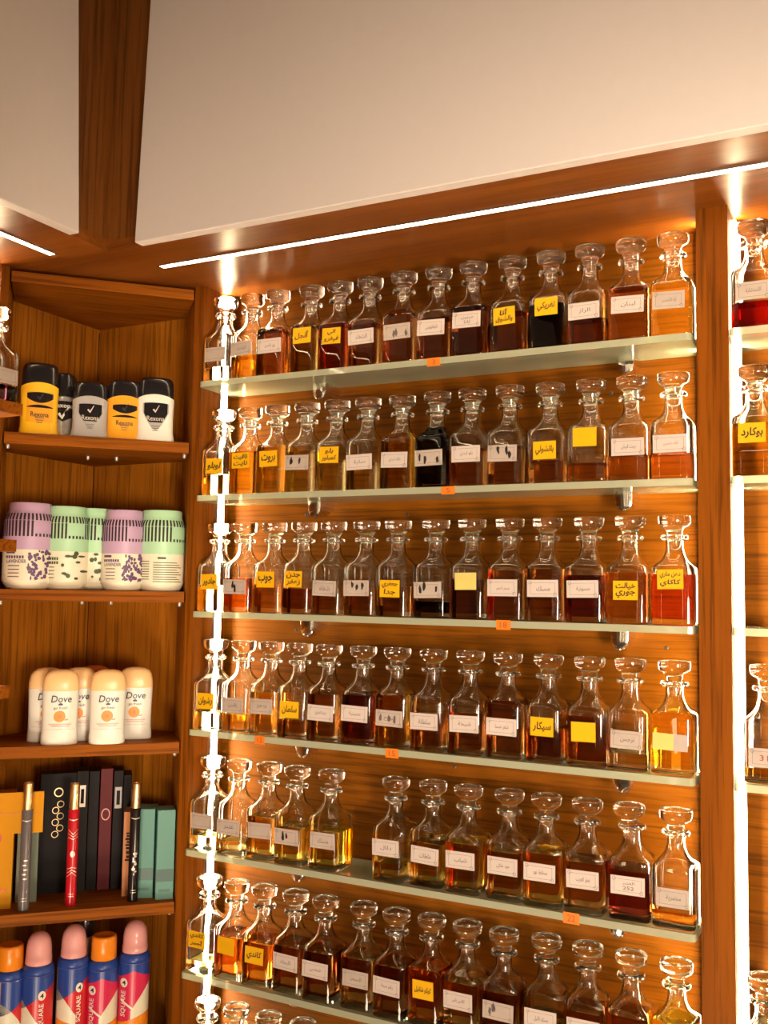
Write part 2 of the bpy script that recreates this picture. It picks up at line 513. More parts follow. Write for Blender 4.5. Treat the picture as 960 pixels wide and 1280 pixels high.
cab = thing('display_cabinet', 'large wooden wall cabinet with six glass shelves full of perfume bottles', 'cabinet')
MB().box(XL - .002, XR + .003, BY, BY + .020, ZB, ZS).build('back_panel', 'wood_x', cab)
MB().box(-.022, XL, .010, BY, ZB, ZS).build('side_panel', 'wood_v', cab)
MB().box(XR + .003, PX, .010, BY + .020, ZB, ZS).build('side_panel', 'wood_v', cab)
MB().box(-.022, PX, -.20, BY + .020, ZF, ZB).build('base_cupboard', 'wood_v', cab)
upright_strip(cab, XL, .0630, 1); upright_strip(cab, XR + .003, .0600, -1)
for i in range(6):
    z = -.2 * i - .0052
    bracket(cab, (.214, .209, .200, .196, .192, .19)[i], z); bracket(cab, (.733, .730, .724, .727, .720, .72)[i], z)
for x, z in ((.118, -.045), (.70, -.05), (.78, -.046), (.165, -.225), (.36, -.228), (.80, -.255), (.78, -.43), (.15, -.425), (.45, -.63), (.56, -.245)):
    h = MB().lathe([(.003, 0), (.003, .0008), (.0015, .0014)], 10)
    h.v = [(a, -c, b) for a, b, c in h.v]
    h.build('screw', 'hole', cab, loc=(x, BY - .0001, z), smooth=True)
# next cabinet to the right
X2 = 1.72
cab2 = thing('display_cabinet', 'wooden cabinet cut by the right edge, beyond the divider, few bottles', 'cabinet')
MB().box(PX, X2, BY, BY + .020, ZB, ZS).build('back_panel', 'wood_x', cab2)
MB().box(X2, X2 + .045, .010, BY + .020, ZB, ZS).build('side_panel', 'wood_v', cab2)
MB().box(PX + .0005, X2 + .045, -.20, BY + .020, ZF, ZB).build('base_cupboard', 'wood_v', cab2)
upright_strip(cab2, PX, .0600, 1, lip=False)
upright_strip(cab2, X2, .0600, -1)
h = MB().lathe([(.003, 0), (.003, .0008), (.0015, .0014)], 10); h.v = [(a, -c, b) for a, b, c in h.v]
h.build('screw', 'hole', cab2, loc=(.935, BY - .0001, -.225), smooth=True)

WHICH = ['topmost', 'second', 'third', 'fourth', 'fifth', 'sixth', 'seventh']


def glass_shelf(x0, x1, z, label, stickers, group, y0=0.):
    r = thing('glass_shelf', label, 'shelf', ((x0 + x1) / 2, y0, z), 0, group)
    hw = (x1 - x0) / 2; d = BY - .001 - y0
    p = MB()
    # rounded front corners
    rr = .006
    poly = [(-hw + rr, 0), (hw - rr, 0), (hw - rr * .3, rr * .3), (hw, rr), (hw, d), (-hw, d), (-hw, rr), (-hw + rr * .3, rr * .3)]
    n = len(poly)
    vs = [(x, y, -.005) for x, y in poly] + [(x, y, .005) for x, y in poly]
    p.add(vs, [tuple(range(n - 1, -1, -1)), tuple(range(n, 2 * n))])
    p.m = 1
    p.add(vs, [(i, (i + 1) % n, n + (i + 1) % n, n + i) for i in range(n)])
    p.build('pane', ['shelf', 'shelf_edge'], r)
    for x, dz, w, hh, num in stickers:
        s = MB().box(-w / 2, w / 2, -.0006, -.0001, -hh / 2, hh / 2).build('price_sticker', 'orange_sticker', r, loc=(x - (x0 + x1) / 2, 0, dz))
        s['label'] = 'orange price sticker'
        t = MB(); flat(t, text_geo(num, w * .5, hh * .6), 0, -.0007, 0); t.build('number', 'ink_red', s)
    return r


ST = {0: [(.450, -.001, .022, .013, '3')], 1: [(.477, -.001, .022, .012, '5')], 2: [(.567, -.001, .022, .014, '18')],
      3: [(.147, -.001, .019, .013, '12'), (.389, -.001, .022, .014, '15')], 4: [(.669, 0, .023, .015, '22')]}
SHN = {0: 'topmost glass shelf of the large cabinet, over lit bracket heads', 1: 'glass shelf of the large cabinet, second from the top',
       2: 'glass shelf of the large cabinet, third from the top', 3: 'glass shelf of the large cabinet, fourth down, two orange stickers',
       4: 'glass shelf of the large cabinet, fifth down, gap among its bottles', 5: 'glass shelf of the large cabinet, sixth down',
       6: 'lowest glass shelf of the large cabinet, at the bottom edge'}
for i in range(7):
    glass_shelf(0, .8345, -.2 * i, SHN[i], ST.get(i, []), 'glass shelves of the large cabinet')
for i, z in ((0, 0), (1, -.2), (2, -.4), (3, -.6), (5, -1.0)):
    glass_shelf(.8845, X2 - .003, z, {0: 'topmost glass shelf right of the divider, red oil bottle on it', 1: 'second glass shelf right of the divider, yellow bottle on it',
                3: 'fourth glass shelf right of the divider, under the bottle marked 313', 2: 'empty third glass shelf right of the divider',
                5: 'lowest glass shelf right of the divider'}[i], [], 'glass shelves right of the divider')

# ------------------------------------------------------------------ perfume decanters
OUTER = [(.0000, .0250, 9), (.0008, .0268, 9), (.0022, .0278, 9), (.0040, .0280, 9), (.0740, .0280, 9), (.0775, .0278, 9), (.0800, .0271, 8), (.0822, .0257, 7), (.0850, .0232, 5.2),
         (.0885, .0200, 3.8), (.0920, .0174, 3.0), (.0960, .0151, 2.5), (.1000, .0136, 2.2), (.1050, .0125, 2), (.1100, .0121, 2),
         (.1165, .0121, 2), (.1172, .0140, 2), (.1178, .0168, 2), (.1190, .0184, 2), (.1205, .0188, 2), (.1222, .0187, 2), (.1238, .0180, 2),
         (.1246, .0168, 2), (.1249, .0150, 2)]
INNER = [(.0090, .0185, 5), (.0100, .0215, 6), (.0118, .0231, 7), (.0145, .0239, 8), (.0730, .0239, 8), (.0770, .0236, 7), (.0795, .0230, 6), (.0825, .0204, 4.6),
         (.0860, .0174, 3.6), (.0895, .0149, 2.9), (.0935, .0128, 2.4), (.0980, .0113, 2.1), (.1030, .0103, 2), (.1080, .0099, 2), (.1225, .0099, 2), (.1247, .0106, 2)]


def inner_at(z):
    for a, b in zip(INNER, INNER[1:]):
        if a[0] <= z <= b[0]:
            t = (z - a[0]) / (b[0] - a[0]); return (z, a[1] + (b[1] - a[1]) * t, a[2] + (b[2] - a[2]) * t)
    return INNER[-1]


GL, LQ = {}, {}


def glass_mesh(level):
    if level not in GL:
        rings = [sup(a, p, 40, z=z) for z, a, p in OUTER]
        cut = [q for q in INNER if q[0] > level + .0006]
        rings += [sup(a, p, 40, z=z) for z, a, p in reversed(cut)] + [sup(inner_at(level)[1], inner_at(level)[2], 40, z=level)]
        m = MB().loft(rings)
        me = bpy.data.meshes.new('glass_body'); me.from_pydata(m.v, [], m.f); me.materials.append(M['glass'])
        me.polygons.foreach_set('use_smooth', [True] * len(me.polygons)); me.set_sharp_from_angle(angle=math.radians(50)); GL[level] = me
        q = [r for r in INNER if r[0] < level - .0012] + [inner_at(level - .0006)]
        m = MB().loft([sup(a - .0001, p, 40, z=z) for z, a, p in q])
        me = bpy.data.meshes.new('perfume_oil'); me.from_pydata(m.v, [], m.f); me.materials.append(M['oil_clear']); LQ[level] = me
    return GL[level], LQ[level]


_s = MB().lathe([(0, .1035), (.0040, .1038), (.0066, .1052), (.0080, .1080), (.0087, .1130), (.0092, .1240), (.0094, .1250), (.0108, .1251), (.0112, .1258),
                 (.0112, .1300), (.0122, .1322), (.0150, .1345), (.0185, .1368), (.0208, .1395), (.0217, .1425), (.0219, .1490), (.0215, .1508), (.0203, .1516), (.0185, .1514),
                 (.0160, .1500), (.0080, .1494), (0, .1493)], 32)
STOP = bpy.data.meshes.new('stopper'); STOP.from_pydata(_s.v, [], _s.f); STOP.materials.append(M['glass'])
STOP.polygons.foreach_set('use_smooth', [True] * len(STOP.polygons)); STOP.set_sharp_from_angle(angle=math.radians(55))

LABEL_DIM = {'w': (.046, .0245), 't': (.046, .0245), 'f': (.044, .0245), 'y': (.0345, .0265), 'b': (.0345, .0270), 'p': (.034, .0255), 'd': (.046, .022)}
LABEL_MAT = {'w': 'paper', 't': 'paper_old', 'f': 'paper_old', 'y': 'yellow', 'b': 'yellow', 'p': 'pale_yellow', 'd': 'pale_yellow'}


def frame_print(w, h, y):
    """thin printed frame with a curl at two corners"""
    b = MB(); t = .00035
    x0, x1, z0, z1 = -w * .40, w * .40, -h * .34, h * .34
    b.box(x0, x1, y, y + .00002, z1 - t, z1); b.box(x0, x1, y, y + .00002, z0, z0 + t)
    b.box(x0, x0 + t, y, y + .00002, z0, z1); b.box(x1 - t, x1, y, y + .00002, z0, z1)
    for cx, cz in ((x0, z1), (x1, z0)):
        n = 12; vs = []; fs = []
        for i in range(n):
            a = 2 * PI * i / n
            for r in (.0024, .0019): vs.append((cx + r * math.cos(a), y - .00003, cz + r * math.sin(a)))
        for i in range(n): j = (i + 1) % n; fs.append((2 * i, 2 * j, 2 * j + 1, 2 * i + 1))
        b.add(vs, fs)
    return b


def torn_scraps(w, h, y, seed):
    r = random.Random(seed); b = MB()
    for k in range(3):
        cx = r.uniform(-.36, .36) * w; cz = r.uniform(-.2, .25) * h; n = 9
        pts = [(cx + r.uniform(.4, 1) * w * .075 * math.cos(2 * PI * i / n), cz + r.uniform(.4, 1) * h * .34 * math.sin(2 * PI * i / n)) for i in range(n)]
        b.add([(px, y, pz) for px, pz in pts], [tuple(range(n))])
    return b


def add_label(root, kind, zc, text, idx, ink=None, tilt=0.):
    w, h = LABEL_DIM[kind]
    yb = -.0281
    dx = (-.001, .0005, -.0018, .001)[idx % 4]
    lb = MB().rbox(-w / 2, w / 2, -.00025, .0002, -h / 2, h / 2, .0001) if False else MB().box(-w / 2, w / 2, -.00025, 0, -h / 2, h / 2)
    o = lb.build('paper_label', LABEL_MAT[kind], root, loc=(dx, yb, zc)); o.rotation_euler = (0, tilt, 0)
    o['label'] = {'w': 'white printed label', 't': 'torn white label', 'f': 'faded white label', 'y': 'yellow handwritten label', 'b': 'blank yellow label', 'p': 'pale yellow label', 'd': 'two faded label scraps'}[kind]
    ys = -.00032
    if kind in 'wtf':
        frame_print(w, h, ys).build('printed_frame', 'ink_grey', o)
    if kind == 't':
        torn_scraps(w, h, ys - .00006, idx).build('torn_patch', 'ink_grey' if idx % 2 else 'ink', o)
    if kind == 'd':
        MB().box(w * .10, w * .5, -.0003, -.00026, -h * .5, h * .5).build('faded_scrap', 'paper_old', o)
    if text:
        t = MB(); ls = text.split('\n')
        if kind in 'wtf':
            for k, s in enumerate(ls):
                flat(t, text_geo(s, w * .44, h * (.30 if len(ls) == 1 else .2), .004), .001, ys - .0001, (0 if len(ls) == 1 else (.12, -.14)[k]) * h)
        else:
            for k, s in enumerate(ls):
                flat(t, text_geo(s, w * .80, h * (.54 if len(ls) == 1 else .38), .030, .12), 0, ys - .0001, (0 if len(ls) == 1 else (.22, -.2)[k]) * h)
        t.build('lettering', ink or ('ink' if kind in 'yp' else 'ink_grey'), o)
    return o


ORD = ['first', 'second', 'third', 'fourth', 'fifth', 'sixth', 'seventh', 'eighth', 'ninth', 'tenth', 'eleventh', 'twelfth', 'thirteenth', 'fourteenth']
LAB_TXT = {'w': 'white label', 't': 'torn white label', 'f': 'faded white label', 'y': 'handwritten yellow label', 'b': 'blank yellow label', 'p': 'pale yellow label', 'd': 'two label scraps', '': 'no label'}
_rb = random.Random(3)


def decanter(x, y, z, level, oil, kind, zc, text, label, group, idx, rz=None, ink=None, tilt=0., stilt=0.):
    r = thing('perfume_decanter', label, 'bottle', (x, y, z), _rb.uniform(-.05, .05) if rz is None else rz, group)
    g, l = glass_mesh(round(level, 3))
    put('glass_body', g, r)
    lo = put('perfume_oil', l, r); lo.material_slots[0].link = 'OBJECT'; lo.material_slots[0].material = M['oil_' + oil]
    lo['label'] = oil + ' perfume oil'
    s = put('stopper', STOP, r); s.rotation_euler = (0, stilt, _rb.uniform(0, 6))
    s['label'] = 'round flat glass stopper'
    if kind: add_label(r, kind, zc, text, idx, ink, tilt)
    return r


R = {}
R[0] = [(.0300, .025, 'clear', 'f', .044, ''), (.0860, .040, 'golden', 'f', .050, 'الرشيد'), (.1400, .080, 'dark brown', 'w', .048, 'بو ناصر'), (.2055, .082, 'olive', 'y', .060, 'أنجل'),
        (.2620, .077, 'red-brown', 'y', .053, 'الي\nفيفرو'), (.3185, .070, 'brown', 'w', .046, 'الشفاء'), (.3815, .088, 'brown', 't', .047, ''), (.4415, .067, 'brown', 'w', .048, 'الطقوس'),
        (.5015, .078, 'dark brown', 'w', .053, 'ميزون\nلانا'), (.5645, .062, 'brown', 'y', .053, 'أنا\nوالشوق'), (.6255, .068, 'black', 'y', .060, 'تغريكي'), (.6855, .038, 'dark brown', 'w', .046, 'الراز'),
        (.7460, .078, 'brown', 'w', .048, 'لبنان'), (.8050, .076, 'pale', 'f', .048, 'أبا الأخضر')]
R[1] = [(.0300, .036, 'pale', 'y', .048, 'لوبلو'), (.0880, .074, 'yellow', 'y', .055, 'ناقيت\nنايت'), (.1450, .080, 'golden', 'y', .055, 'بروت'), (.2050, .068, 'pale', 't', .046, ''),
        (.2620, .050, 'pale', 'y', .056, 'بلو\nكمبلور'), (.3190, .044, 'pale', 'w', .042, 'سارة'), (.3800, .090, 'amber', 'w', .043, 'بلاك ليدي'), (.4430, .096, 'black', 't', .043, ''),
        (.5020, .058, 'brown', 'w', .046, 'بلو ليدي'), (.5635, .058, 'brown', 't', .044, ''), (.6250, .034, 'brown', 'y', .046, 'باتشولي'), (.6870, .028, 'brown', 'b', .062, ''),
        (.7455, .038, 'brown', 'w', .045, 'بيت قرش'), (.8050, .036, 'brown', 'w', .046, 'أراك حضرمي')]
R[2] = [(.0300, .045, 'pale', 'y', .048, 'جادور'), (.0870, .058, 'orange', 't', .040, ''), (.1440, .048, 'brown', 'y', .053, 'جوب'), (.2020, .042, 'dark brown', 'y', .054, 'جدن\nزعفر'),
        (.2590, .036, 'brown', 'f', .040, 'شفاه'), (.3200, .050, 'brown', 't', .041, ''), (.3775, .048, 'brown', 'y', .041, 'جعفري\nجدا'), (.4420, .026, 'black', 't', .040, ''),
        (.5035, .060, 'dark brown', 'p', .054, ''), (.5645, .074, 'brown', 'w', .045, 'سحر أحمر'), (.6225, .076, 'brown', 'w', .045, 'مسك'), (.6835, .068, 'dark red', 'w', .045, 'حسونية'),
        (.7430, .072, 'brown', 'y', .044, 'خيالت\nجوري'), (.8050, .070, 'red-brown', 'y', .060, 'دهن ماري\nكاكاي')]
R[3] = [(.0300, .030, 'pale', 'y', .046, 'رشوان'), (.0870, .030, 'golden', 'f', .042, 'راقدين'), (.1430, .070, 'amber', 'f', .044, 'ورد جوري'), (.2000, .030, 'brown', 'y', .043, 'سلطان'),
        (.2570, .074, 'brown', 'w', .042, 'زهرة الخليج'), (.3190, .076, 'dark red', 'w', .045, 'حسينية'), (.3785, .080, 'amber', 't', .042, 'الرياح'), (.4420, .058, 'brown', 'w', .042, 'سلطانة'),
        (.5020, .062, 'brown', 'w', .043, 'شيخة'), (.5615, .082, 'brown', 'w', .043, 'شعر حسنا'), (.6240, .048, 'dark brown', 'y', .048, 'سيكار'), (.6860, .070, 'dark brown', 'b', .046, ''),
        (.7430, .024, 'clear', 'f', .040, 'نرجس'), (.8040, .083, 'golden', 'd', .042, '')]
R[4] = [(.0300, .024, 'pale', 'f', .046, ''), (.0870, .024, 'pale', 'f', .043, 'عنبر'), (.1440, .068, 'amber', 'f', .044, ''), (.2020, .060, 'golden', 't', .042, ''), (.2650, .060, 'golden', 'f', .044, 'مسك'),
        (.3815, .028, 'amber', 'w', .048, 'دلال'), (.4420, .064, 'golden', 'w', .044, 'خلطات'), (.5020, .072, 'amber', 'w', .046, 'شباب'), (.5660, .068, 'brown', 'w', .046, 'عود ملكي'), (.6230, .074, 'amber', 'w', .046, 'مخلط نور'),
        (.6830, .070, 'brown', 'w', .045, 'عطر العرب'), (.7450, .066, 'dark red', 'w', .045, 'العنبر\n252'), (.8045, .022, 'orange', 'f', .038, 'مخمرية')]
R[5] = [(.0300, .020, 'pale', 'y', .052, 'كاندي\nأحمر'), (.0870, .068, 'orange', 'b', .052, ''), (.1430, .068, 'orange', 'y', .047, 'كاندي'), (.2010, .072, 'dark brown', 'w', .046, 'كلينيك'), (.2600, .074, 'dark brown', 'w', .046, 'شخصي'),
        (.3265, .076, 'brown', 'f', .044, 'السحر'), (.3860, .076, 'dark brown', 'w', .045, 'رقم سبعة'), (.4430, .080, 'orange', 'y', .050, 'كوكو شانيل'), (.5010, .072, 'brown', 'w', .045, 'كلاسي بلس'),
        (.5600, .072, 'dark brown', 't', .045, ''), (.6225, .046, 'olive', 'w', .045, 'مسك الليل'), (.6825, .068, 'dark brown', 'w', .045, 'صندل'), (.7430, .074, 'dark brown', 'w', .045, 'ورد'), (.8040, .078, 'golden', 'w', .045, 'ياسمين')]
R[6] = [(.0340, .06, 'amber', 'w', .045, ''), (.0930, .06, 'brown', 'w', .045, ''), (.1580, .06, 'brown', 'w', .045, ''), (.2200, .06, 'brown', 'w', .045, '')]
idx = 0
for i in range(7):
    for k, (x, lv, oil, kind, zc, text) in enumerate(R[i]):
        idx += 1
        side = '%s from the post' % ORD[k]
        lab = '%s oil decanter, %s, %s on %s glass shelf' % (oil, LAB_TXT[kind], side, WHICH[i])
        decanter(x, .0335 + _rb.uniform(-.003, .003), -.2 * i + .005, lv, oil, kind, zc + .003, text, lab, 'perfume decanters in the large cabinet', idx,
                 ink='ink_red' if (i, k) == (1, 13) else None, tilt=_rb.uniform(-.03, .03), stilt=.03 if (i, k) in ((4, 11), (5, 2)) else 0.)
gr = 'perfume decanters right of the divider'
decanter(.9140, .033, .005, .036, 'red', 'f', .050, 'الاستشارة', 'decanter a third full of bright red oil, right of the divider', gr, 1, 0)
decanter(.9130, .033, -.195, .072, 'yellow', 'y', .058, 'بوكارد', 'decanter of yellow oil with yellow label, right of the divider', gr, 2, 0)
decanter(.9230, .036, -.595, .020, 'amber', 'f', .034, '313', 'nearly empty decanter labelled 313, right of the divider', gr, 3, 0, ink='ink_red')
decanter(.9150, .036, -.995, .030, 'pale', 'w', .045, '', 'pale decanter low in the corner of the photo, right of the divider', gr, 4, 0)

# ------------------------------------------------------------------ corner unit, its front set across the corner
P0 = (-.022, .010)
Q = math.sqrt(.5)


def cs(s, n, z=0.):
    return (P0[0] - s * Q - n * Q, P0[1] - s * Q + n * Q, z)


CW = .3097                                           # width of its front
FACE = PI / 4                                        # an object turned so its -Y side looks out of the corner unit
A_, C_, B_, P1 = (-.112, .100), (-.331, .100), (-.331, -.119), (-.241, -.209)
cor = thing('corner_shelf_unit', 'wooden corner unit with open shelves of deodorants and boxes', 'shelf unit', (0, 0, 0))
t = .018
MB().prism([P0, A_, (A_[0] + .0001, A_[1] + .018), (P0[0] + .0002, P0[1] + .02)], ZB, ZS - .004).build('side_panel', 'wood_corner', cor)
MB().prism([A_, C_, (C_[0], C_[1] + .018), (A_[0], A_[1] + .018)], ZB, ZS - .004).build('back_panel', 'wood_corner', cor)
MB().prism([C_, B_, (B_[0] - .018, B_[1]), (C_[0] - .018, C_[1] + .018)], ZB, ZS - .004).build('back_panel', 'wood_corner', cor)
MB().prism([B_, P1, (P1[0] - .02, P1[1] - .0002), (B_[0] - .018, B_[1])], ZB, ZS - .004).build('side_panel', 'wood_corner', cor)
MB().box(C_[0], C_[0] + .0012, C_[1] - .0012, C_[1], ZB, ZS - .03).build('corner_seam', 'hole', cor)
pent = [P0, A_, C_, B_, P1]


def inset(e):
    s0 = cs(.0025, e); s1 = cs(CW - .0025, e)
    return [s0[:2], (A_[0] + .0015, A_[1] - .001), (C_[0] + .001, C_[1] - .001), (B_[0] + .001, B_[1] + .0015), s1[:2]]


def corner_board(name, e, z0, z1):
    """shelf cut to the corner, modelled in the corner's own frame so its grain runs along the front"""
    pts = []
    for x, y in inset(e):
        dx, dy = x - P0[0], y - P0[1]
        pts.append(((dx + dy) * Q, (dy - dx) * Q))
    return MB().prism(pts, z0, z1).build(name, 'wood_shelf', cor, loc=(P0[0], P0[1], 0), rz=FACE)


corner_board('top_panel', 0, ZS - .024, ZS - .006)
CZ = [-.100, -.362, -.620, -.888, -1.150]
PIN = MB().lathe([(.0015, -.0075), (.0030, -.006), (.0034, -.001), (.0034, 0)], 10)
for z in CZ:
    corner_board('shelf', .002, z - .019, z)
    for s, n in ((.008, .02), (.12, .112), (.17, .118), (CW - .008, .02)):
        p = cs(s, n)
        PIN.build('shelf_pin', 'silver_plastic', cor, loc=(p[0], p[1], z - .019), smooth=True)
MB().prism([P0, (-.022, .12), (-.353, .12), (-.353, -.209), P1], ZF, ZB).build('base_cupboard', 'wood_v', cor)

# left-hand cabinet: its shelf ends show at the edge of the photo
cab3 = thing('display_cabinet', 'cabinet cut by the left edge, wooden shelf ends jutting out', 'cabinet')
MB().box(-.331, -.241, -.227, -.209, ZB, ZS).build('side_panel', 'wood_v', cab3)
MB().box(-.3525, -.3315, -2.0, -.227, ZB, ZS).build('back_panel', 'wood_y', cab3)
MB().box(-.3525, -.02, -2.0, -.2095, ZF, ZB).build('base_cupboard', 'wood_v', cab3)
upright_strip(cab3, -.268, -.227, -1, 'y')
for z in (-.063, -.283, -.514):
    MB().box(-.331, -.173, -1.9, -.231, z - .019, z).build('shelf', 'wood_shelf', cab3)
decanter(-.2040, -.2640, -.063, .026, 'black', 'f', .040, '', 'decanter of nearly black oil at the left edge, on a wooden shelf', None, 9, PI / 2)


# ---- deodorant sticks
def stick_front(a, b, p, eps):
    return lambda x, z: -b * max(0., 1 - (abs(x) / a) ** p) ** (1 / p) - eps


def roll_stick(s, n, z, h, w, body, label, rz=0., variant=0):
    """deodorant stick with a black domed cap and a dark shield on the front"""
    r = thing('deodorant_stick', label, 'deodorant', cs(s, n, z), FACE + rz, 'black capped deodorant sticks')
    a, b, p = w / 2, .0165, 3.0
    hb = h * .66
    rg = [sup(a * k, p, 40, b * k2, zz) for zz, k, k2 in ((0, 1.03, 1.08), (.002, 1.06, 1.12), (.006, 1.05, 1.10), (.016, .985, 1.0), (.03, .97, .98), (hb * .7, .98, 1.), (hb - .004, 1.0, 1.), (hb, .985, .98))]
    bo = MB().loft(rg).build('body', body, r, smooth=True, angle=50)
    # the shoulder of the body rises in an arch on the front
    f = stick_front(a * 1.001, b * 1.001, p, .0004)
    sh = MB(); patch(sh, lin(-a * .97, a * .97, 17), lambda x: hb - .008, lambda x: hb + .0075 * (1 - (x / a) ** 2), stick_front(a, b, p, .0007)); sh.build('shoulder', body, bo, smooth=True)
    cap = [sup(a * k, p, 40, b * k, zz) for zz, k in ((hb - .001, .96), (hb, .965), (h * .80, .975), (h * .90, .95), (h * .95, .90), (h * .98, .80), (h * .995, .62), (h, .30))]
    MB().loft(cap).build('cap', 'black_plastic', r, smooth=True, angle=50)
    fr = stick_front(a * .98, b * .99, p, .0009); fr2 = stick_front(a * .98, b * .99, p, .0013); fr3 = stick_front(a * .98, b * .99, p, .0017)
    w1 = a * .70
    if variant == 0:      # shield outline with a dark shield above and lines narrowing downwards
        g = MB(); patch(g, lin(-w1, w1, 17), lambda x: hb * (.26 + .42 * (abs(x) / w1) ** 1.6), lambda x: hb * .88, fr); e = g.build('emblem', 'grey_plastic' if body != 'grey_plastic' else 'silver_plastic', bo)
        g = MB(); patch(g, lin(-w1 * .90, w1 * .90, 17), lambda x: hb * (.44 + .55 * max(0, (abs(x) / w1 - .52))), lambda x: hb * (.90 - .02 * (x / w1) ** 2), fr2); g.build('shield', 'black_plastic', e)
        tz = hb * .53
    else:
        g = MB(); patch(g, lin(-w1, w1, 17), lambda x: hb * .26, lambda x: hb * .88, fr); e = g.build('emblem', 'amber_plastic' if variant == 1 else 'silver_plastic', bo)
        g = MB(); patch(g, lin(-w1 * .98, w1 * .98, 17), lambda x: hb * (.66 + .10 * (x / w1) ** 2), lambda x: hb * (.88 - .03 * (x / w1) ** 2), fr2)
        patch(g, lin(-w1 * .98, w1 * .98, 17), lambda x: hb * .56, lambda x: hb * (.62 - .05 * (x / w1) ** 2), fr2); g.build('shield', 'black_plastic', e)
        tz = hb * .42
    tk = MB(); zc = hb * (.72 if variant == 0 else .77)
    tk.add([(x, fr3(x, 0), zz + zc) for x, zz in ((-.0055, .001), (-.003, .0025), (-.001, -.001), (.005, .009), (.0062, .009), (-.0005, -.0045))], [(0, 5, 2, 1), (2, 5, 4, 3)])
    wrapped(tk, text_geo('Rexona', w1 * 1.35, .0085, .01), 0, tz, fr3)
    tk.build('lettering', 'silver_print' if variant == 0 else 'ink', e)
    t2 = MB()
    for k in range(3): patch(t2, lin(-w1 * (.35 - .06 * k), w1 * (.35 - .06 * k), 7), lambda x: hb * (.345 - .05 * k), lambda x: hb * (.36 - .05 * k), fr3, 1)
    t2.build('small_print', 'ink_grey', e)
    return r


CA = CZ[0]
roll_stick(.255, .034, CA, .126, .062, 'yellow_plastic', 'yellow deodorant stick with black cap, tallest, beside the wooden shelf end', .10, 1)
roll_stick(.171, .034, CA, .100, .060, 'grey_plastic', 'grey deodorant stick with black cap, short, middle of the row', .02, 0)
roll_stick(.113, .036, CA, .108, .060, 'amber_plastic', 'amber deodorant stick with black cap, behind the white one', .0, 1)
roll_stick(.060, .030, CA, .116, .064, 'white_plastic', 'white deodorant stick with black cap, at the right of the row', -.04, 0)
# the round spray standing between yellow and grey
r = thing('deodorant_can', 'silver deodorant can with black cap between yellow and grey sticks', 'deodorant', cs(.216, .066, CA), FACE)
bo = MB().lathe([(.0205, 0), (.0220, .001), (.0220, .003), (.0212, .004), (.0218, .070), (.0200, .074)], 28).build('body', 'silver_plastic', r, smooth=True, angle=40)
MB().lathe([(.0200, .0742), (.0214, .075), (.0214, .105), (.0200, .113), (.0150, .117), (0, .118)], 28).build('cap', 'black_plastic', r, smooth=True, angle=40)
cf = lambda R_, e: (lambda x, z: -math.sqrt(max(1e-8, R_ * R_ - x * x)) - e)
g = MB(); patch(g, lin(-.019, .019, 11), lambda x: .030 + .5 * abs(x), lambda x: .066, cf(.0216, .0005)); e = g.build('shield', 'black_plastic', bo)
g = MB(); wrapped(g, text_geo('Rexona', .034, .008, .01), 0, .058, cf(.0216, .0012))
g.add([(x * 1.7, cf(.0216, .0012)(x * 1.7, 0), zz * 1.7 + .041) for x, zz in ((-.0055, .001), (-.003, .0025), (-.001, -.001), (.005, .009), (.0062, .009), (-.0005, -.0045))], [(0, 5, 2, 1), (2, 5, 4, 3)])
g.build('lettering', 'white_plastic', e)


